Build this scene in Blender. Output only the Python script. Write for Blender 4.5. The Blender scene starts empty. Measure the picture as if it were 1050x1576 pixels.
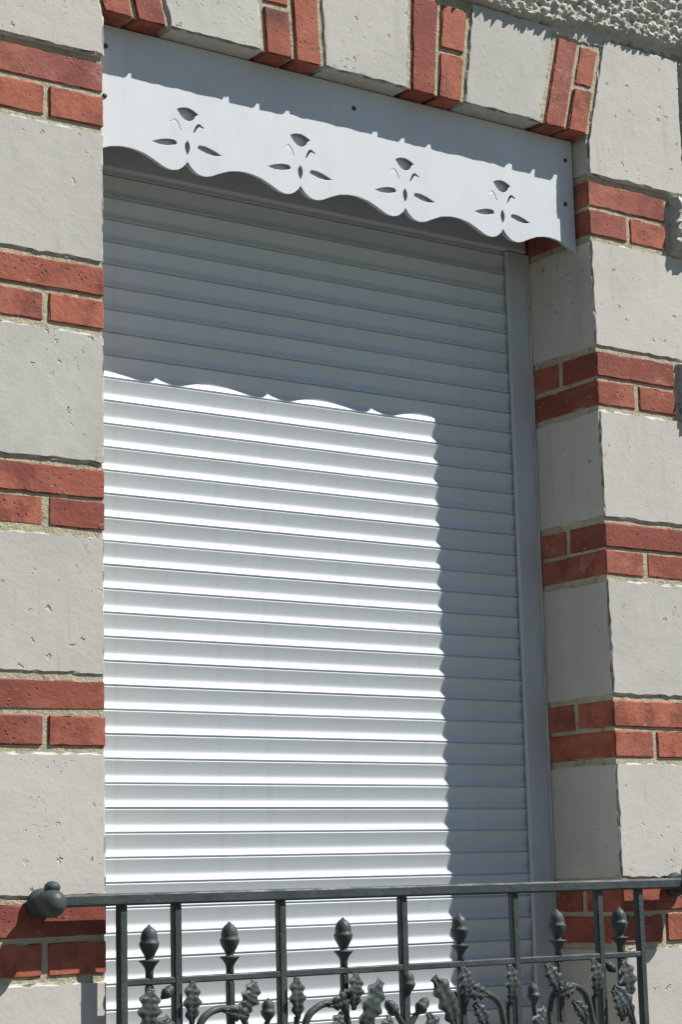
import bpy, bmesh, math, random
import numpy as np
from mathutils import Vector, Matrix

S = bpy.context.scene
C = S.collection
ZO = 3.1          # height of the local zero line (top of the uppermost brick band) above the pavement
W = 1.144         # width of the window opening

# ------------------------------------------------------------------ camera, sky, sun, exposure
YAW, PIT, ROL, FPX = 0.61953, 0.18145, -0.025454, 3096.32
f = Vector((math.sin(YAW)*math.cos(PIT), math.cos(YAW)*math.cos(PIT), math.sin(PIT)))
r0 = Vector((math.cos(YAW), -math.sin(YAW), 0)); u0 = r0.cross(f)
rr = r0*math.cos(ROL) + u0*math.sin(ROL); uu = -r0*math.sin(ROL) + u0*math.cos(ROL)
cd = bpy.data.cameras.new('camera'); cam = bpy.data.objects.new('camera', cd); C.objects.link(cam)
M = Matrix.Identity(4)
for i in range(3):
    M[i][0] = rr[i]; M[i][1] = uu[i]; M[i][2] = -f[i]
M[0][3], M[1][3], M[2][3] = -1.61864, -2.95695, -1.42658 + ZO
cam.matrix_world = M
cd.sensor_fit = 'HORIZONTAL'; cd.sensor_width = 36; cd.lens = FPX*36/1050
cd.clip_start = 0.05; cd.clip_end = 3000
S.camera = cam

SUN = Vector((1.235, -1.0, 2.065)).normalized()      # towards the sun
world = bpy.data.worlds.new('World'); S.world = world; world.use_nodes = True
nt = world.node_tree; bg = nt.nodes['Background']
sky = nt.nodes.new('ShaderNodeTexSky'); sky.sky_type = 'NISHITA'; sky.sun_disc = False
sky.sun_elevation = math.asin(SUN.z); sky.sun_rotation = math.atan2(SUN.x, SUN.y)
sky.air_density = 1.0; sky.dust_density = 0.1; sky.ozone_density = 3.0
nt.links.new(sky.outputs[0], bg.inputs[0]); bg.inputs[1].default_value = 0.05
ld = bpy.data.lights.new('sun', 'SUN'); ld.energy = 5.0; ld.angle = math.radians(0.45); ld.color = (1, 0.98, 0.94)
lo = bpy.data.objects.new('sun', ld); C.objects.link(lo); lo.location = (3, -6, 9)
lo.rotation_euler = SUN.to_track_quat('Z', 'Y').to_euler()
S.view_settings.view_transform = 'Standard'; S.view_settings.look = 'None'
S.view_settings.exposure = 0.31; S.view_settings.gamma = 1; S.view_settings.use_curve_mapping = False

# ------------------------------------------------------------------ materials
class N:
    def __init__(s, name, rough=0.8):
        s.m = bpy.data.materials.new(name); s.m.use_nodes = True; s.t = s.m.node_tree
        s.b = s.t.nodes['Principled BSDF']; s.b.inputs['Roughness'].default_value = rough
        s.tc = s.t.nodes.new('ShaderNodeTexCoord'); s.oi = s.t.nodes.new('ShaderNodeObjectInfo')
    def n(s, ty, **k):
        x = s.t.nodes.new(ty)
        for a, v in k.items(): setattr(x, a, v)
        return x
    def l(s, a, b): s.t.links.new(a, b)
    def coord(s, scale=(1, 1, 1), rnd=True, src='Object'):
        mp = s.n('ShaderNodeMapping'); mp.inputs['Scale'].default_value = scale
        s.l(s.tc.outputs[src], mp.inputs['Vector'])
        if rnd:
            mu = s.n('ShaderNodeMath', operation='MULTIPLY'); mu.inputs[1].default_value = 57.0
            s.l(s.oi.outputs['Random'], mu.inputs[0])
            cb = s.n('ShaderNodeCombineXYZ')
            for i in range(3): s.l(mu.outputs[0], cb.inputs[i])
            s.l(cb.outputs[0], mp.inputs['Location'])
        return mp.outputs[0]
    def noise(s, sc, det=4, rough=0.55, v=None, dist=0):
        x = s.n('ShaderNodeTexNoise'); x.inputs['Scale'].default_value = sc; x.inputs['Detail'].default_value = det
        x.inputs['Roughness'].default_value = rough; x.inputs['Distortion'].default_value = dist
        s.l(v if v is not None else s.coord(), x.inputs['Vector']); return x.outputs['Fac']
    def voro(s, sc, v=None, feature='F1', rand=1):
        x = s.n('ShaderNodeTexVoronoi', feature=feature); x.inputs['Scale'].default_value = sc
        x.inputs['Randomness'].default_value = rand
        s.l(v if v is not None else s.coord(), x.inputs['Vector']); return x.outputs['Distance']
    def mr(s, x, a, b, c=0, d=1):
        m = s.n('ShaderNodeMapRange', interpolation_type='SMOOTHSTEP')
        for i, q in enumerate((a, b, c, d)): m.inputs[i+1].default_value = q
        s.l(x, m.inputs[0]); return m.outputs[0]
    def math(s, op, a, b):
        m = s.n('ShaderNodeMath', operation=op)
        for i, q in enumerate((a, b)):
            if isinstance(q, (int, float)): m.inputs[i].default_value = q
            else: s.l(q, m.inputs[i])
        return m.outputs[0]
    def mix(s, fac, a, b):
        m = s.n('ShaderNodeMix', data_type='RGBA')
        for i, q in ((0, fac), (6, a), (7, b)):
            if isinstance(q, (int, float)): m.inputs[i].default_value = q
            elif isinstance(q, tuple): m.inputs[i].default_value = (*q, 1)
            else: s.l(q, m.inputs[i])
        return m.outputs[2]
    def col(s, c): s.l(c, s.b.inputs['Base Color'])
    def bump(s, h, dist=0.002, strength=1.0):
        b = s.n('ShaderNodeBump'); b.inputs['Distance'].default_value = dist; b.inputs['Strength'].default_value = strength
        s.l(h, b.inputs['Height']); s.l(b.outputs[0], s.b.inputs['Normal'])

def mat_stone():
    m = N('limestone', 0.9)
    big = m.noise(5, 3); fine = m.noise(160, 3, 0.6); mid = m.noise(28, 4, 0.6)
    c = m.mix(m.mr(big, .3, .7), (.505, .48, .425), (.58, .555, .50))
    c = m.mix(m.mr(mid, .45, .75, 0, .45), c, (.44, .42, .38))
    tone = m.mr(m.oi.outputs['Random'], 0, 1, 0, .55); c = m.mix(tone, c, (.64, .60, .53))
    t2 = m.mr(m.math('FRACT', m.math('MULTIPLY', m.oi.outputs['Random'], 9.7), 0), .4, 1, 0, .35); c = m.mix(t2, c, (.45, .435, .40))
    pat = m.mr(m.noise(3.2, 5, .7, dist=.6), .5, .66, 0, .30); c = m.mix(pat, c, (.43, .41, .36))
    # vertical water streaks
    st = m.noise(9, 3, .6, m.coord((5, 5, .5))); c = m.mix(m.mr(st, .56, .74, 0, .28), c, (.37, .355, .32))
    # pits and scratches, with warped outlines
    def warped(sc):
        w = m.n('ShaderNodeTexNoise'); w.inputs['Scale'].default_value = 130; w.inputs['Detail'].default_value = 3; m.l(m.coord(), w.inputs['Vector'])
        a = m.n('ShaderNodeVectorMath', operation='MULTIPLY_ADD'); a.inputs[1].default_value = (.022, .022, .022)
        m.l(w.outputs['Color'], a.inputs[0]); m.l(m.coord(), a.inputs[2])
        q = m.n('ShaderNodeVectorMath', operation='MULTIPLY'); q.inputs[1].default_value = sc; m.l(a.outputs[0], q.inputs[0]); return q.outputs[0]
    p1 = m.math('MULTIPLY', m.mr(m.voro(30, warped((1, 1, .9))), .17, .06), m.mr(m.noise(7, 2), .48, .58))
    p2 = m.math('MULTIPLY', m.mr(m.voro(75, warped((1, 1, 1.2))), .20, .05), m.mr(m.noise(9, 3), .50, .62))
    sc = m.math('MULTIPLY', m.mr(m.voro(26, warped((1, 1, 4.5))), .13, .04), m.mr(m.noise(6, 2), .50, .6))
    pits = m.math('MAXIMUM', m.math('MAXIMUM', p1, m.math('MULTIPLY', p2, .7)), m.math('MULTIPLY', sc, .7))
    c = m.mix(m.math('MULTIPLY', pits, .35), c, (.27, .24, .19))
    m.col(c)
    h = m.math('ADD', m.math('MULTIPLY', mid, .5), m.math('MULTIPLY', fine, .16))
    h = m.math('SUBTRACT', h, m.math('MULTIPLY', pits, 1.1))
    m.bump(h, .0022, 1)
    return m.m
def mat_brick():
    m = N('red_brick', 0.85)
    rnd = m.oi.outputs['Random']
    a = m.mix(m.mr(rnd, .1, .9), (.43, .128, .070), (.27, .067, .044))
    r2 = m.math('FRACT', m.math('MULTIPLY', rnd, 7.31), 0)
    a = m.mix(m.mr(r2, .55, 1, 0, .6), a, (.37, .122, .090))
    c = m.mix(m.mr(m.noise(16, 5, .65), .42, .68), a, (.22, .056, .036))
    c = m.mix(m.mr(m.noise(7, 3, .6, m.coord((1, 1, 2))), .48, .72, 0, .75), c, (.45, .152, .084))
    burnt = m.mr(m.noise(5, 4, .6), .58, .74, 0, .75); c = m.mix(burnt, c, (.11, .045, .035))
    spots = m.mr(m.voro(95), .26, .10); sel = m.mr(m.noise(20, 2), .48, .6)
    c = m.mix(m.math('MULTIPLY', m.math('MULTIPLY', spots, sel), .8), c, (.07, .035, .03))
    pale = m.math('MULTIPLY', m.mr(m.noise(55, 3, .7, m.coord((1, 1, 3))), .60, .72), m.mr(m.noise(9, 2), .48, .62))
    c = m.mix(m.math('MULTIPLY', pale, .7), c, (.58, .42, .33))
    salt = m.math('MULTIPLY', m.mr(m.noise(12, 5, .7, m.coord((1, 1, 1.5))), .56, .72), m.mr(r2, .5, .9, 0, .5)); c = m.mix(salt, c, (.52, .38, .32))
    m.col(c)
    h = m.math('ADD', m.noise(120, 3, .65), m.math('MULTIPLY', m.noise(26, 3), .8))
    h = m.math('SUBTRACT', h, m.math('MULTIPLY', m.math('MULTIPLY', spots, sel), .8))
    m.bump(h, .0014, 1)
    return m.m
def mat_mortar():
    m = N('lime_mortar', 0.95); v = m.coord(rnd=False)
    c = m.mix(m.mr(m.noise(30, 4, .6, v), .35, .7), (.52, .465, .32), (.43, .38, .27))
    c = m.mix(m.mr(m.noise(6, 3, .5, v), .55, .75, 0, .6), c, (.58, .55, .47))
    c = m.mix(m.mr(m.noise(38, 4, .7, v), .56, .68, 0, .8), c, (.20, .17, .12))
    m.col(c); m.bump(m.math('ADD', m.noise(220, 3, .7, v), m.noise(70, 3, .6, v)), .0026, 1)
    return m.m
def mat_render():
    m = N('roughcast', 0.95); v = m.coord(rnd=False)
    c = m.mix(m.mr(m.noise(14, 4, .6, v), .35, .7), (.58, .555, .49), (.50, .475, .41))
    c = m.mix(m.mr(m.noise(90, 3, .6, v), .5, .75, 0, .6), c, (.63, .60, .53))
    m.col(c); m.bump(m.math('ADD', m.noise(260, 3, .7, v), m.math('MULTIPLY', m.noise(95, 3, .6, v), 1.4)), .0025, 1)
    return m.m
def mat_paint(name, col, rough, dirt=(.5, .48, .42), amt=.12, sc=(1, 1, 1), bump=0.0, streak=0.0, vary=0.0):
    m = N(name, rough); v = m.coord(sc)
    d = m.mr(m.noise(6, 4, .65, v), .48, .8, 0, amt); c = m.mix(d, col, dirt)
    d2 = m.mr(m.noise(60, 3, .6, v), .6, .8, 0, amt*.8); c = m.mix(d2, c, dirt)
    if streak:          # run-off streaks that keep their x position from one slat to the next
        sx = m.noise(22, 4, .7, m.coord((1, .2, .12), rnd=False)); c = m.mix(m.mr(sx, .50, .74, 0, streak), c, dirt)
    if vary: c = m.mix(m.mr(m.oi.outputs['Random'], 0, 1, 0, vary), c, (.56, .57, .56))
    m.col(c); m.l(m.mr(m.noise(18, 3), .3, .7, rough-.06, rough+.08), m.b.inputs['Roughness'])
    if bump: m.bump(m.noise(90, 4, .6), .001, bump)
    return m.m
def mat_iron():
    m = N('painted_cast_iron', .42)
    c = m.mix(m.mr(m.noise(18, 4), .4, .7), (.050, .062, .060), (.070, .084, .081))
    c = m.mix(m.mr(m.noise(45, 4, .7), .60, .74, 0, .55), c, (.10, .105, .095))
    m.col(c); m.l(m.mr(m.noise(30, 3), .35, .7, .42, .68), m.b.inputs['Roughness'])
    m.b.inputs['Specular IOR Level'].default_value = .32
    m.bump(m.math('ADD', m.noise(130, 3, .6), m.math('MULTIPLY', m.noise(40, 3), .7)), .0014, .9)
    return m.m
def mat_plain(name, ca, cb, sc, rough=.9, bump=.003):
    m = N(name, rough); v = m.coord(rnd=False)
    m.col(m.mix(m.mr(m.noise(sc, 5, .6, v), .3, .7), ca, cb)); m.bump(m.noise(sc*12, 4, .6, v), bump, 1)
    return m.m
STONE, BRICK, MORTAR, RENDER = mat_stone(), mat_brick(), mat_mortar(), mat_render()
WHITE = mat_paint('white_painted_board', (.70, .725, .74), .5, amt=.22, streak=.16)
SLAT = mat_paint('white_shutter_slat', (.68, .72, .735), .42, amt=.12, sc=(.25, 1, 1), streak=.22, vary=.10)
GUIDE = mat_paint('white_guide', (.60, .63, .64), .45, amt=.22, sc=(1, 1, .3), streak=.2)
IRON = mat_iron()
DARK = mat_plain('dark_screw', (.03, .03, .035), (.06, .055, .05), 60, .5, .0005)
INNER = mat_plain('light_stop_grey', (.35, .34, .32), (.3, .29, .27), 3)  # for the added closing panel behind the shutter
ASPH = mat_plain('asphalt', (.05, .05, .05), (.075, .073, .07), 2, .95)
PAVE = mat_plain('pavement', (.11, .108, .105), (.08, .078, .076), 1.2)
KERB = mat_plain('kerb_stone', (.38, .37, .34), (.30, .29, .27), 4)
EARTH = mat_plain('ground', (.085, .095, .05), (.06, .08, .035), .3, .95, .01)

# ------------------------------------------------------------------ builders
rng = np.random.default_rng(11)
def mesh(name, v, fcs, smooth=False):
    me = bpy.data.meshes.new(name); me.from_pydata([tuple(map(float, q)) for q in v], [], [tuple(map(int, q)) for q in fcs])
    me.update()
    if smooth: me.polygons.foreach_set('use_smooth', [True]*len(me.polygons))
    return me
def put(name, me, mat, parent=None, loc=(0, 0, 0), rot=(0, 0, 0), smooth=None):
    """loc is in local facade coordinates (z measured from the zero line)."""
    if mat is not None and not me.materials: me.materials.append(mat)
    o = bpy.data.objects.new(name, me); C.objects.link(o)
    w = Vector((loc[0], loc[1], loc[2] + ZO)); o.rotation_euler = rot
    if parent is not None:
        o.parent = parent; q = parent; off = Vector((0, 0, 0))
        while q is not None: off += q.location; q = q.parent
        w -= off
    o.location = w
    return o
def thing(name, label, cat, loc):
    o = bpy.data.objects.new(name, None); C.objects.link(o); o.location = loc; o.empty_display_size = .1
    o['label'] = label; o['category'] = cat
    return o
def lattice(dims, seg, e=.003, jit=.0012, chip=0.0, fn=None, rg=rng):
    """box from 0..dims with rounded, slightly ragged edges; flat faces stay flat."""
    ax = []
    for d, s in zip(dims, seg): ax.append(np.concatenate([[0, e], np.linspace(e, d-e, s+1)[1:-1], [d-e, d]]))
    n = [len(a) for a in ax]; idx = {}; V = []; F = []
    def vid(i, j, k):
        key = (i, j, k)
        if key not in idx:
            p = np.array([ax[0][i], ax[1][j], ax[2][k]]); ext = [i in (0, n[0]-1), j in (0, n[1]-1), k in (0, n[2]-1)]
            ct = sum(ext)
            if ct >= 2:
                pull = e*(.35 if ct == 2 else .5) + abs(rg.normal(0, jit))
                if chip and rg.random() < chip: pull += rg.uniform(.5, 1.6)*e
                for a in range(3):
                    if ext[a]: p[a] += pull if p[a] < dims[a]/2 else -pull
                    else: p[a] += rg.normal(0, jit*.4)
            elif ct == 1:
                near = [a for a in range(3) if not ext[a] and (p[a] <= e*1.01 or p[a] >= dims[a]-e*1.01)]
                for a in near: p[a] += rg.normal(0, jit*.5)
            idx[key] = len(V); V.append(p)
        return idx[key]
    for a in range(3):
        b, c = (a+1) % 3, (a+2) % 3
        for side in (0, n[a]-1):
            for i in range(n[b]-1):
                for j in range(n[c]-1):
                    q = []
                    for (di, dj) in ((0, 0), (1, 0), (1, 1), (0, 1)):
                        t = [0, 0, 0]; t[a] = side; t[b] = i+di; t[c] = j+dj; q.append(vid(*t))
                    F.append(q if side else q[::-1])
    V = np.array(V)
    if fn is not None: V = fn(V)
    return V, F
def boxes(lst):
    V, F = [], []
    for (x0, x1, y0, y1, z0, z1) in lst:
        b = len(V)
        V += [(x, y, z) for x in (x0, x1) for y in (y0, y1) for z in (z0, z1)]
        F += [[b+i for i in q] for q in ((0, 1, 3, 2), (4, 6, 7, 5), (0, 4, 5, 1), (2, 3, 7, 6), (0, 2, 6, 4), (1, 5, 7, 3))]
    return V, F
def lathe(prof, seg=20, axis='z'):
    V, F = [], []
    for (r, z) in prof:
        for k in range(seg):
            a = 2*math.pi*k/seg; V.append((r*math.cos(a), r*math.sin(a), z))
    for i in range(len(prof)-1):
        for k in range(seg):
            k2 = (k+1) % seg; F.append((i*seg+k, i*seg+k2, (i+1)*seg+k2, (i+1)*seg+k))
    F.append(tuple(range(seg))[::-1]); F.append(tuple((len(prof)-1)*seg+k for k in range(seg)))
    V = np.array(V)
    if axis == 'y': V = np.stack([V[:, 0], -V[:, 2], V[:, 1]], 1)      # profile height runs towards -y
    return V, F
def smoothpath(pts, n=8):
    pts = [np.array(q, float) for q in pts]; out = []
    for i in range(len(pts)-1):
        p0 = pts[max(i-1, 0)]; p1 = pts[i]; p2 = pts[i+1]; p3 = pts[min(i+2, len(pts)-1)]
        for k in range(n):
            t = k/n; out.append(.5*((2*p1)+(-p0+p2)*t+(2*p0-5*p1+4*p2-p3)*t*t+(-p0+3*p1-3*p2+p3)*t**3))
    out.append(pts[-1]); return np.array(out)
def tube(path, r0_, r1_, seg=10):
    V, F = [], []; n = len(path)
    for i, q in enumerate(path):
        t = path[min(i+1, n-1)]-path[max(i-1, 0)]; t = t/np.linalg.norm(t)
        s = np.cross(t, (0, 1, 0)); s /= np.linalg.norm(s); w = np.cross(s, t); rad = r0_+(r1_-r0_)*i/(n-1)
        for k in range(seg):
            a = 2*math.pi*k/seg; V.append(q+rad*(math.cos(a)*s+math.sin(a)*w))
    for i in range(n-1):
        for k in range(seg):
            k2 = (k+1) % seg; F.append((i*seg+k, (i+1)*seg+k, (i+1)*seg+k2, i*seg+k2))
    F.append(tuple(range(seg))); F.append(tuple((n-1)*seg+k for k in range(seg))[::-1])
    return V, F
def structure(o): o['kind'] = 'structure'; return o

# ------------------------------------------------------------------ ground, road, pavement
structure(put('ground', mesh('ground', [(-900, -900, 0), (900, -900, 0), (900, 900, 0), (-900, 900, 0)], [(0, 1, 2, 3)]), EARTH, None, (0, 0, -ZO-.17)))
structure(put('road', mesh('road', *boxes([(-60, 60, -8.0, -1.92, -.16, -.13)])), ASPH, None, (0, 0, -ZO)))
structure(put('pavement', mesh('pavement', *boxes([(-60, 60, -1.75, .0, -.16, 0.0)])), PAVE, None, (0, 0, -ZO)))
structure(put('kerb', mesh('kerb', *boxes([(-60, 60, -1.90, -1.755, -.16, -.004)])), KERB, None, (0, 0, -ZO)))

# ------------------------------------------------------------------ the house front
house = thing('house_facade', 'house front of pale limestone blocks and red brick bands under grey roughcast', 'house', (W/2, .2, 0))
SOF = .098                                       # soffit of the flat arch
SILL = -2.30
XL, XR, ZT = -3.2, 4.4, 2.9
# mortar core (butted boxes, recessed behind bricks and stones)
put('mortar_core', mesh('mortar_core', *boxes([
    (XL, -.003, .003, .42, -ZO, .105), (W+.003, XR, .003, .42, -ZO, .105), (XL, XR, .003, .42, .105, ZT),
    (-.003, W+.003, .003, .42, -ZO, SILL-.05)])), MORTAR, house)
put('light_stop_panel', mesh('light_stop_panel', *boxes([(-.2, W+.2, .425, .45, SILL-.3, .4)])), INNER, house)  # added unseen panel behind the shutter, keeps sky light from leaking between slats

Lz = [(.0093, -.1265), (-.366, -.4918), (-.7222, -.8432), (-1.0809, -1.206), (-1.441, -1.572), (-1.803, -1.930), (-2.163, -2.292)]
Rz = [(.0093, -.1256), (-.3588, -.4882), (-.7168, -.8391), (-1.0758, -1.2058), (-1.437, -1.567), (-1.799, -1.928), (-2.160, -2.292)]
# brick meshes: a handful of variants shared between alike bricks
def brick_mesh(dx, dy, dz):
    V, F = lattice((dx, dy, dz), (max(2, round(dx/.022)), max(2, round(dy/.03)), 3), .0028, .0011, .10)
    return mesh('brick', V, F)
cache = {}
def brick(x0, y0, z0, dx, dy, dz):
    """brick with its lower near corner at x0, y0, z0"""
    key = (round(dx, 3), round(dy, 3), round(dz, 3)); lst = cache.setdefault(key, [])
    if len(lst) < 3: lst.append(brick_mesh(dx, dy, dz)); me = lst[-1]
    else: me = lst[rng.integers(3)]
    return put('brick', me, BRICK, house, (x0, y0+rng.normal(0, .0008), z0), (rng.normal(0, .004), rng.normal(0, .003), rng.normal(0, .003)))
def stone(x0, x1, y0, y1, z0, z1, fn=None, name='stone_block'):
    d = (x1-x0, y1-y0, z1-z0)
    V, F = lattice(d, [max(3, round(q/.014)) for q in d[:1]] + [6] + [max(3, round(d[2]/.014))], .0045, .0023, .24)
    if fn is not None: V = fn(V)
    return put(name, mesh(name, V, F), STONE, house, (x0, y0+rng.normal(0, .0012), z0))
JT = .0085
def bands(zz, side):
    sg = 1 if side == 'R' else -1
    X = (lambda a, b: (W+a, W+b)) if side == 'R' else (lambda a, b: (-b, -a))
    for k, (t, b) in enumerate(zz):
        h = (t-b-3*JT+.001)/2; h = max(h, .050)
        zu = t-JT-h; zl = b+JT
        h = round(h, 3)
        x0, x1 = X(0, .222); brick(x0, 0, zu, .222, .108, h)                     # stretcher
        x0, x1 = X(0, .106); brick(x0, .118, zu, .106, .14, h)                   # its neighbour in the reveal
        x0, x1 = X(0, .106); brick(x0, 0, zl, .106, .222, h)                     # headers of the lower course
        x0, x1 = X(.116, .222); brick(x0, 0, zl, .106, .222, h)
        # stone block below the band
        nt_ = zz[k+1][0] if k+1 < len(zz) else None
        if nt_ is not None:
            wid = (.276, .292, .270, .285, .28, .29)[k]
            x0, x1 = X(0, wid); stone(x0, x1, -.001, .262, nt_+.001, b-.001)
bands(Lz, 'L'); bands(Rz, 'R')
# lower wall stones under the last band
for x0, x1 in ((-.28, -.0), (W, W+.28)):
    for k in range(2): stone(x0, x1, 0, .26, -ZO+.002+k*.38, -ZO+.372+k*.38)
# flat arch: springers and voussoirs (bottom x0,x1 at the soffit, top x0,x1 at the extrados)
TOP = .308
def vous(b0, b1, t0, t1, z0, z1, y0=-.007, kind='stone'):
    """piece between the radial lines (b0->t0) and (b1->t1) from z0 to z1"""
    def xl(z): return b0+(t0-b0)*(z-SOF)/(TOP-SOF)
    def xr(z): return b1+(t1-b1)*(z-SOF)/(TOP-SOF)
    wd = b1-b0; h = z1-z0; ox = min(xl(z0), xl(z1))
    def fn(V):
        z = V[:, 2]+z0; u = V[:, 0]/wd
        out = V.copy(); out[:, 0] = xl(z)+(xr(z)-xl(z))*u-ox; return out
    if kind == 'stone':
        V, F = lattice((wd, .19, h), (max(3, round(wd/.014)), 5, max(3, round(h/.014))), .0043, .0021, .22)
        return put('voussoir', mesh('voussoir', fn(V), F), STONE, house, (ox, y0+rng.normal(0, .001), z0))
    V, F = lattice((wd, .11, h), (4, 3, max(3, round(h/.02))), .0028, .0011, .12)
    return put('brick', mesh('brick', fn(V), F), BRICK, house, (ox, y0+rng.normal(0, .001), z0))
put('arch_mortar', mesh('arch_mortar', *boxes([(-.05, W+.05, -.0022, .0028, SOF+.0035, TOP-.004)])), MORTAR, house)
G = [(-.006, .131, -.056, .080), (.338, .471, .326, .463), (.679, .811, .688, .838), (1.018, 1.152, 1.069, 1.204)]
for i, (b0, b1, t0, t1) in enumerate(G):
    mb, mt = (b0+b1)/2, (t0+t1)/2; g = .005
    longl = i >= 2
    e0, e1 = (.009 if i == 3 else .005), (.013 if i == 3 else .005)
    A = (b0+e0, mb-g, t0+e0, mt-g); B = (mb+g, b1-e1, mt+g, t1-e1)
    L_, S_ = (A, B) if longl else (B, A)
    zt = TOP-.006-(.004 if i == 3 else 0)
    vous(*L_, SOF, zt, kind='brick')
    zm = SOF+.1+rng.normal(0, .004)
    vous(*S_, SOF, zm-.005, kind='brick'); vous(*S_, zm+.006, zt-.004, kind='brick')
for i in range(3):
    vous(G[i][1]+.004, G[i+1][0]-.004, G[i][3]+.004, G[i+1][2]-.004, SOF, TOP+.012)
def springer(side):
    z0, z1 = .011, .326; wd = .28; h = z1-z0
    def fn(V):
        z = V[:, 2]+z0; u = V[:, 0]/wd; ed = np.where(z > SOF, (z-SOF)*.252+.004, 0)
        out = V.copy(); out[:, 0] = ed+(wd-ed)*u
        if side == 'L': out[:, 0] = -out[:, 0]
        return out
    V, F = lattice((wd, .26, h), (18, 6, 22), .0048, .0023, .24)
    V = fn(V)
    if side == 'L': F = [q[::-1] for q in F]
    put('stone_block', mesh('stone_block', V, F), STONE, house, (W if side == 'R' else 0, -.0065, z0))
springer('R'); springer('L')
# window sill
V, F = lattice((W+.16, .40, .09), (40, 8, 5), .006, .002, .1)
put('window_sill', mesh('window_sill', V, F), STONE, house, (-.08, -.09, SILL-.09))

# roughcast: a height field of trowelled mortar and thrown lumps around the dressed stone
def hsh(ix, iz, s):
    n = (ix*374761393 + iz*668265263 + s*1442695041) & 0xffffffff
    n = ((n ^ (n >> 13))*1274126177) & 0xffffffff
    return ((n ^ (n >> 16)) & 0xffff)/65535.0
def vnoise(x, z, sc, s):
    X, Z = x*sc, z*sc; ix = np.floor(X).astype(np.int64); iz = np.floor(Z).astype(np.int64); fx, fz = X-ix, Z-iz
    fx = fx*fx*(3-2*fx); fz = fz*fz*(3-2*fz)
    a = hsh(ix, iz, s); b = hsh(ix+1, iz, s); c = hsh(ix, iz+1, s); d = hsh(ix+1, iz+1, s)
    return a*(1-fx)*(1-fz)+b*fx*(1-fz)+c*(1-fx)*fz+d*fx*fz
def lumps(x, z, cell, s):
    X, Z = x/cell, z/cell; ix = np.floor(X).astype(np.int64); iz = np.floor(Z).astype(np.int64); h = np.zeros_like(x)
    for di in (-1, 0, 1):
        for dj in (-1, 0, 1):
            cx = ix+di; cz = iz+dj
            px = cx+hsh(cx, cz, s); pz = cz+hsh(cx, cz, s+1); rad = .36+.36*hsh(cx, cz, s+2); hh = .35+.65*hsh(cx, cz, s+3)
            d2 = ((X-px)**2+(Z-pz)**2)/rad**2
            h = np.maximum(h, hh*np.sqrt(np.clip(1-d2, 0, 1)))
    return h
ex = np.array([-9, -.3, -.07, .2, .57, .84, 1.05, 1.07, 1.2, 1.23, 1.43, 9]); ez = np.array([.335, .335, .31, .314, .316, .316, .312, .299, .302, .322, .328, .335])
rex = np.array([-9, -.3, 0, .57, .82, .96, 1.05, 1.14, 1.43, 9]); rez = np.array([.36, .356, .33, .326, .322, .320, .322, .335, .350, .362])
def quoin_edge(z, side):
    """distance of the dressed edge from the opening, at height z"""
    zz = Rz if side else Lz; e = np.full_like(z, .283)
    for (t, b) in zz: e = np.where((z < t) & (z > b), .228, e)
    return e
def field(x, z):
    above = z-np.interp(x, ex, ez); rab = z-np.interp(x, rex, rez)
    sidr = x-(W+quoin_edge(z, 1)); sidl = -x-quoin_edge(z, 0); sd = np.maximum(sidr, sidl)
    d1 = np.maximum(above, sd-.004); d2 = np.maximum(rab, sd-.012)
    d1 = d1+(vnoise(x, z, 60, 1)-.5)*.016+(vnoise(x, z, 160, 2)-.5)*.008
    d2 = d2+(vnoise(x, z, 18, 3)-.5)*.010+(vnoise(x, z, 70, 4)-.5)*.008
    y = np.full_like(x, -.020)
    smear = .0015+.004*vnoise(x, z, 45, 5)+.003*vnoise(x, z, 150, 6)
    t1 = np.clip(d1/.0035, 0, 1); y = y*(1-t1)+smear*t1
    L1 = np.maximum(lumps(x, z, .0155, 10), lumps(x+.53, z+.21, .0155, 50)); L2 = lumps(x+.37, z+.11, .0065, 20); L3 = lumps(x+.7, z+.3, .027, 30)
    rough = .0105+.0155*L1+.0035*L2+.004*L3*L1
    t2 = np.clip(d2/.005, 0, 1); y = y*(1-t2)+rough*t2
    return -y
def patch(x0, x1, z0, z1, st):
    nx = int(round((x1-x0)/st))+1; nz = int(round((z1-z0)/st))+1
    gx, gz = np.meshgrid(np.linspace(x0, x1, nx), np.linspace(z0, z1, nz), indexing='ij')
    gy = field(gx, gz)
    V = np.stack([gx, gy, gz], -1).reshape(-1, 3)
    i = np.arange(nx-1)[:, None]*nz+np.arange(nz-1)[None, :]
    F = np.stack([i, i+nz, i+nz+1, i+1], -1).reshape(-1, 4)
    me = bpy.data.meshes.new('roughcast'); me.vertices.add(len(V)); me.vertices.foreach_set('co', V.astype('f').ravel())
    me.loops.add(F.size); me.loops.foreach_set('vertex_index', F.astype('i').ravel())
    me.polygons.add(len(F)); me.polygons.foreach_set('loop_start', np.arange(0, F.size, 4, dtype='i')); me.polygons.foreach_set('loop_total', np.full(len(F), 4, 'i'))
    me.polygons.foreach_set('use_smooth', np.ones(len(F), bool)); me.update(calc_edges=True); me.validate()
    return put('roughcast', me, RENDER, house)
patch(.50, 1.90, .285, .80, .0028)
patch(-1.0, .50, .285, .80, .006)
patch(1.36, 1.90, -2.3, .285, .0055)
patch(-1.0, -.22, -2.3, .285, .007)
patch(-1.0, 1.90, .80, 2.9, .016)
patch(1.90, 4.4, -ZO, 2.9, .03)
patch(-3.2, -1.0, -ZO, 2.9, .03)
patch(-1.0, -.22, -ZO, -2.3, .02); patch(1.36, 1.90, -ZO, -2.3, .02)

# ------------------------------------------------------------------ roller shutter
shutter = thing('roller_shutter', 'closed white roller shutter, its horizontal slats half in sun, half in shade', 'roller shutter', (W/2, .22, SILL+ZO))
PITCH = .0435; Z1 = -.158
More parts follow.
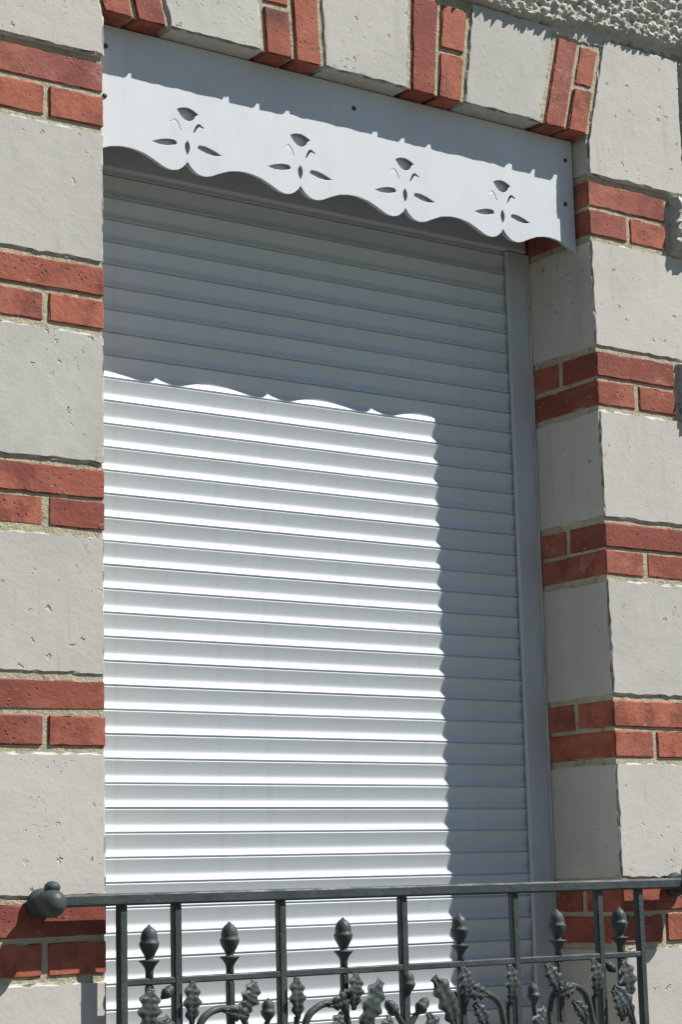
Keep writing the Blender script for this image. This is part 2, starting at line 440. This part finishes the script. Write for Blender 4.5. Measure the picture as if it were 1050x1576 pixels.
# profile from top lip to bottom lip: (depth, height above the joint line below the slat)
prof = [(.010, .0480), (.0050, .0478), (.0046, .0430), (.0016, .0424), (.0004, .0419), (-.0002, .0413), (-.0001, .0405)]
_z, _d = .0405, -.0001
for t in np.linspace(0, 1, 19)[1:]:
    sl = float(np.interp(t, [0, .6, .70, .79, .88, 1], [-.30, -.19, -.08, .28, .48, .48])); st_ = (.0405-.0046)/18
    _z -= st_; _d -= sl*st_; prof.append((_d, _z))
prof += [(_d-.0005, .0035), (_d-.0008, .0027), (_d-.0006, .0021), (_d+.0004, .0017), (.0060, .0014), (.0090, .0012)]
prof += [(.0125, .0012), (.0125, .0480)]
def slat_mesh():
    V, F = [], []; x0, x1 = -W/2+.012, W/2-.012; n = len(prof)
    for x in (x0, x1): V += [(x, d, z) for d, z in prof]
    for i in range(n): j = (i+1) % n; F.append((i, j, n+j, n+i))
    F.append(tuple(range(n))[::-1]); F.append(tuple(range(n, 2*n)))
    me = mesh('slat', V, F); return me
sm = slat_mesh()
sf = [True]*len(sm.polygons)
for i in (0, 1, len(prof)-1, len(prof)-2, len(prof)-3, len(prof), len(prof)+1): sf[i] = False
sm.polygons.foreach_set('use_smooth', sf)
sm.set_sharp_from_angle(angle=math.radians(50))
zj = Z1+PITCH; k = 0
while zj > SILL+.02:
    put('slat', sm, SLAT, shutter, (W/2, .2115+rng.normal(0, .0003), zj), (rng.normal(0, .004), 0, 0)); zj -= PITCH; k += 1
V, F = lattice((W-.03, .014, zj+PITCH-SILL-.002), (6, 2, 2), .002, 0)
put('bottom_bar', mesh('bottom_bar', V, F), GUIDE, shutter, (.015, .209, SILL+.002))
for x0 in (.0015, W-.0575):
    V, F = lattice((.056, .0105, -.107-SILL), (3, 2, 3), .0022, 0)
    gd = put('guide_rail', mesh('guide_rail', V, F), GUIDE, shutter, (x0, .200, SILL))
    xs = x0+.012 if x0 < .5 else x0+.024
    put('guide_channel', mesh('guide_channel', *boxes([(xs, xs+.030, .2105, .25, SILL, -.107)])), GUIDE, gd)
V, F = lattice((W-.006, .15, .195), (8, 4, 4), .003, 0)
bx = put('shutter_box', mesh('shutter_box', V, F), GUIDE, shutter, (.003, .1985, -.1055))
# sealant beads between guides and reveals
for s in (0, 1):
    V, F = lattice((.006, .006, -.11-SILL), (1, 1, 60), .002, .0012)
    put('sealant_bead', mesh('sealant_bead', V, F), STONE, shutter, (W-.0055 if s else -.0005, .1945, SILL))

# ------------------------------------------------------------------ fretwork valance
valance = thing('fretwork_valance', 'white scalloped fretwork valance board with cut-out flowers across the window top', 'valance', (W/2, .05, ZO-.15))
CX = [.195+.2492*i for i in range(4)]
su = np.array([0, .003, .006, .012, .02, .03, .038, .05, .07, .09, .11, .1246]); sz = np.array([-.1290, -.1325, -.1370, -.1428, -.1482, -.1508, -.1510, -.1480, -.1385, -.1305, -.1268, -.126])
def scallop(x):
    u = abs(((x-.195+.1246) % .2492)-.1246); return float(np.interp(u, su, sz))
def newcurve(ex_):
    cu = bpy.data.curves.new('board', 'CURVE'); cu.dimensions = '2D'; cu.fill_mode = 'BOTH'; cu.extrude = ex_; cu.bevel_depth = .0006; cu.bevel_resolution = 1; return cu
cu = newcurve(.0008)
def spl(pts):
    s = cu.splines.new('POLY'); s.points.add(len(pts)-1); s.use_cyclic_u = True
    for q, (x, z) in zip(s.points, pts): q.co = (x, z, 0, 1)
xs = sorted(set(np.round(np.arange(.003, W-.004, .004), 4)) | set(np.round([c+d for c in CX for d in (-.006, -.003, -.0015, 0, .0015, .003, .006)], 4)))
spl([(x, scallop(x)) for x in xs] + [(W-.004, .0955), (.003, .0955)])
def sm2(pts, n=5):
    q = smoothpath([(x, 0, z) for x, z in pts], n); return [(a, c) for a, b, c in q]
def hook(sg):
    cl = sm2([(-.0365, -.0590), (-.0305, -.0570), (-.0262, -.0552), (-.0215, -.0585), (-.0170, -.0655), (-.0135, -.0725)], 4)
    n = len(cl); up, dn = [], []
    for i, (x, z) in enumerate(cl):
        a = cl[max(i-1, 0)]; b = cl[min(i+1, n-1)]; tx, tz = b[0]-a[0], b[1]-a[1]; l = math.hypot(tx, tz)
        w = .0033*(.35+.65*math.sin(math.pi*(i+.6)/(n+.2))); up.append((x-tz/l*w, z+tx/l*w)); dn.append((x+tz/l*w, z-tx/l*w))
    return [(sg*x, z) for x, z in up+dn[::-1]]
for c in CX:
    fan = sm2([(-.0225, -.0325), (-.012, -.0275), (.002, -.0255), (.014, -.0285), (.0255, -.0345)]) + [(.0205, -.0380), (.0175, -.0405), (.0155, -.0450), (.0105, -.0495)] + sm2([(.004, -.0520), (-.006, -.0500), (-.0145, -.0430)])
    leaf = sm2([(-.0765, -.1050), (-.058, -.0975), (-.040, -.0930), (-.026, -.0928)]) + sm2([(-.0225, -.0955), (-.0215, -.0985), (-.0235, -.1020)]) + sm2([(-.042, -.1070), (-.058, -.1082)])
    lens = sm2([(0, -.0875), (.0045, -.094), (.0060, -.1015), (.0045, -.109), (0, -.1175), (-.0045, -.109), (-.0060, -.1015), (-.0045, -.094)])
    for h in (fan, leaf, [(-x, z) for x, z in leaf], lens, hook(1), hook(-1)):
        spl([(c+x, z) for x, z in h])
def emit(name, cu, y):
    tmp = bpy.data.objects.new('tmp', cu); C.objects.link(tmp); bpy.context.view_layer.update()
    me = bpy.data.meshes.new_from_object(tmp.evaluated_get(bpy.context.evaluated_depsgraph_get())); bpy.data.objects.remove(tmp)
    me.materials.clear(); me.name = name; me.polygons.foreach_set('use_smooth', [False]*len(me.polygons)); me.transform(Matrix.Rotation(math.pi/2, 4, 'X'))
    return put(name, me, WHITE, valance, (0, y, 0))
emit('board', cu, .0414)
cu = newcurve(.0010); spl([(x, scallop(x)+.0045) for x in xs[1:-1]] + [(W-.008, .0945), (.006, .0945)])
emit('backing_board', cu, .0520)
sp = [(.0, 0.0001), (.0042, 0), (.0046, .0012), (.0036, .0026), (.0012, .0030), (.0002, .0030)]
for x, z in ((.574, .052), (1.121, .051), (1.115, -.046), (.024, -.039), (.026, .055)):
    V, F = lathe([(.0047, -.001), (.0047, .0012), (.0036, .0026), (.0012, .0031)], 12, 'y')
    put('screw', mesh('screw', V, F, True), DARK, valance, (x, .0400, z))

# ------------------------------------------------------------------ cast iron window railing
YR = -.035; RZ = -1.4460
rail = thing('window_railing', 'dark green cast iron window railing with acorn finials and oak leaf scrolls', 'railing', (.578, YR, -2.20+ZO))
V, F = lattice((1.40, .030, .020), (24, 3, 3), .0035, .0004)
put('top_rail', mesh('top_rail', V, F), IRON, rail, (-.122, YR-.014, RZ-.010))
MZ = -1.578
V, F = lattice((1.150, .014, .0115), (20, 2, 2), .002, .0004)
put('middle_rail', mesh('middle_rail', V, F), IRON, rail, (.005, YR-.007, MZ-.006))
V, F = lattice((1.150, .020, .016), (20, 2, 2), .002, .0004)
put('bottom_rail', mesh('bottom_rail', V, F), IRON, rail, (.005, YR-.010, -2.17))
BX = [.008, .110, .317, .577, .835, 1.046, 1.152]
V, F = lattice((.0155, .0155, .72), (2, 2, 30), .0025, .0004); bm_ = mesh('bar', V, F)
for x in BX: put('bar', bm_, IRON, rail, (x-.0078, YR-.0078, RZ-.009-.72), (0, 0, 0))
ap = [(.0030, -.004), (.0068, 0), (.0066, .010), (.0078, .016), (.0120, .022), (.0164, .0265), (.0172, .0280), (.0164, .0290), (.0075, .0297), (.0066, .0320), (.0085, .0360), (.0120, .0420),
      (.0152, .0490), (.0166, .0545), (.0168, .0570), (.0158, .0582), (.0142, .0588), (.0144, .0640), (.0132, .0715), (.0105, .0770), (.0066, .0810), (.0034, .0828), (.0026, .0845), (.0006, .0858)]
V, F = lathe(ap, 20); fin = mesh('acorn_finial', V, F, True)
FX = [(BX[i]+BX[i+1])/2 for i in range(6)]
V, F = lattice((.013, .013, .11), (2, 2, 6), .0025, .0006); stm = mesh('stem', V, F)
for i, x in enumerate(FX):
    put('acorn_finial', fin, IRON, rail, (x, YR, MZ+.0045), (0, 0, rng.uniform(0, 6)))
    put('stem', stm, IRON, rail, (x-.0065, YR-.0065, MZ-.006-.11))
# wall knobs at both ends
kp = [(.022, -.05), (.022, .004), (.030, .006), (.031, .012), (.026, .016), (.0225, .022), (.0235, .028), (.0275, .036), (.0292, .046), (.0285, .056), (.0245, .066), (.018, .0725), (.011, .0755), (.004, .077)]
kp = [(r*.78, z*.92) for r, z in kp]
V, F = lathe(kp, 28, 'y'); km = mesh('wall_knob', V, F, True)
bp_ = [(.006, -.004), (.0125, 0), (.0135, .004), (.0118, .009), (.0072, .013), (.0015, .0145)]
V, F = lathe(bp_, 16); bud = mesh('knob_bud', V, F, True)
for x in (-.124, 1.279):
    o = put('wall_knob', km, IRON, rail, (x, 0, RZ-.003))
    put('knob_bud', bud, IRON, o, (x+.003, -.042, RZ+.0175))
# oak leaves, acorns and scroll stems
def leaf_mesh(L, Wd, bend, seed):
    rg = np.random.default_rng(seed); ns, nv = 30, 8; V, F = [], []
    ang = 0; cx = cz = 0; cl = []
    for i in range(ns+1):
        s = i/ns; cl.append((cx, cz, ang)); cx += math.sin(ang)*L/ns; cz += math.cos(ang)*L/ns; ang += bend/ns*(.4+1.2*s)
    ph = [rg.uniform(-.5, .5), rg.uniform(-.5, .5)]
    for layer in (0, 1):
        for i in range(ns+1):
            s = i/ns; x, z, a = cl[i]
            for j in range(nv+1):
                v = -1+2*j/nv; sd = 0 if v < 0 else 1
                env = max(.16, (math.sin(math.pi*min(1, s*.93+.04)))**.65)*(.72+.4*s)
                lob = .86+.20*math.cos(2*math.pi*(3.7*s+.1)+ph[sd])
                w = Wd*.62*env*lob if s < .97 else Wd*.24
                if layer == 0:
                    y = -(.0040*(1-abs(v)**2.5)) - .0035*abs(math.sin(math.pi*s*7.2))*abs(v)*(1-abs(v)**4) + .0022*math.exp(-(v/.16)**2)
                    y -= .006*math.sin(math.pi*s); y += .0013*max(0, math.cos(2*math.pi*(3.7*s*1.0+.6-abs(v)*.55)))**4*(1-abs(v)**3)
                else: y = .0035*(1-v**4)-.006*math.sin(math.pi*s)
                V.append((x+math.cos(a)*w*v, y, z-math.sin(a)*w*v))
    o = (ns+1)*(nv+1)
    for i in range(ns):
        for j in range(nv):
            q = i*(nv+1)+j; F.append((q, q+1, q+nv+2, q+nv+1)); F.append((o+q+1, o+q, o+q+nv+1, o+q+nv+2))
        for j in (0, nv):
            q = i*(nv+1)+j; F.append((q, q+nv+1, o+q+nv+1, o+q) if j == 0 else (q+nv+1, q, o+q, o+q+nv+1))
    for i in (0, ns):
        for j in range(nv):
            q = i*(nv+1)+j; F.append((q+1, q, o+q, o+q+1) if i == 0 else (q, q+1, o+q+1, o+q))
    return mesh('oak_leaf', V, F, True)
def leaf(bx_, bz, tx, tz, wd, bend=.3, dy=0):
    L = math.hypot(tx-bx_, tz-bz); a = math.atan2(tx-bx_, tz-bz)
    me = leaf_mesh(L*1.03, wd, bend, int(rng.integers(1e6)))
    put('oak_leaf', me, IRON, rail, (bx_, YR-.008+dy, bz), (0, a-bend*.5, 0))
def stem(pts, r0_=.0070, r1_=.0050):
    V, F = tube(smoothpath([(x, YR-.004, z) for x, z in pts]), r0_, r1_)
    me = mesh('scroll_stem', V, F, True); put('scroll_stem', me, IRON, rail)
sp_ = [(.0030, -.002), (.0062, .004), (.0108, .010), (.0128, .0150), (.0130, .0178), (.0120, .0190), (.0108, .0196), (.0112, .0250), (.0098, .0310), (.0066, .0355), (.0030, .0378), (.0020, .0395), (.0005, .0402)]
V, F = lathe(sp_, 18); am = mesh('acorn', V, F, True)
def acorn(x, z, ang=0, sc=1): o = put('acorn', am, IRON, rail, (x, YR-.006, z), (0, ang, 0)); o.scale = (sc, sc, sc)
# half of the panel, mirrored about the middle bar with small changes of pose
cxm = .577
for sg in (-1, 1):
    X = lambda x: cxm+(x-cxm)*(-sg)            # coordinates below are those of the left half
    b = lambda q: q*(-sg) 
    j = lambda: rng.normal(0, .002)
    # outer bay
    leaf(X(.050), -1.665, X(.060), -1.592, .040, b(.3)); acorn(X(.078), -1.606+j(), b(.9), .72)
    stem([(X(.030), -1.90), (X(.022), -1.78), (X(.036), -1.70), (X(.052), -1.655)]); leaf(X(.045), -1.70, X(.090), -1.640, .032, b(.5), -.004)
    # second bay: tall leaf beside the bar, arching stem, leaf and acorn
    leaf(X(.133), -1.652, X(.139), -1.583, .031, b(.35))
    stem([(X(.205), -1.92), (X(.160), -1.83), (X(.134), -1.73), (X(.132), -1.65)])
    stem([(X(.134), -1.72), (X(.150), -1.655), (X(.172), -1.633), (X(.205), -1.629), (X(.235), -1.645), (X(.245), -1.69), (X(.225), -1.72)])
    leaf(X(.222), -1.642, X(.251), -1.587, .034, b(-.3), -.004); leaf(X(.190), -1.632, X(.236), -1.646, .026, b(.4), -.008)
    acorn(X(.283), -1.656+j(), b(.05), .98); stem([(X(.245), -1.76), (X(.272), -1.72), (X(.283), -1.655)])
    # third bay
    leaf(X(.343), -1.655, X(.345), -1.586, .031, b(.35))
    stem([(X(.440), -1.92), (X(.385), -1.83), (X(.348), -1.73), (X(.343), -1.65)])
    stem([(X(.352), -1.72), (X(.362), -1.660), (X(.384), -1.638), (X(.414), -1.631), (X(.440), -1.640), (X(.452), -1.68), (X(.44), -1.72)])
    leaf(X(.400), -1.634, X(.452), -1.610, .030, b(-.5), -.006); leaf(X(.452), -1.645, X(.462), -1.585, .032, b(.3), -.010)
    leaf(X(.474), -1.690, X(.521), -1.603, .042, b(.35), -.002)
    stem([(X(.50), -1.95), (X(.462), -1.85), (X(.455), -1.76), (X(.472), -1.69)])
    leaf(X(.300), -1.72, X(.262), -1.668, .030, b(-.4), -.004); leaf(X(.166), -1.70, X(.196), -1.660, .028, b(.5), -.006)
    leaf(X(.405), -1.70, X(.432), -1.652, .030, b(.4), -.005); leaf(X(.520), -1.72, X(.536), -1.662, .034, b(.3), -.003)
    leaf(X(.072), -1.70, X(.094), -1.645, .030, b(.3), -.006)
    # bud beside the middle bar
    acorn(X(.556), -1.660, b(-.75), .92); stem([(X(.577), -1.72), (X(.572), -1.685), (X(.556), -1.660)])
acorn(cxm+.004, -1.624, .0, 1.0)
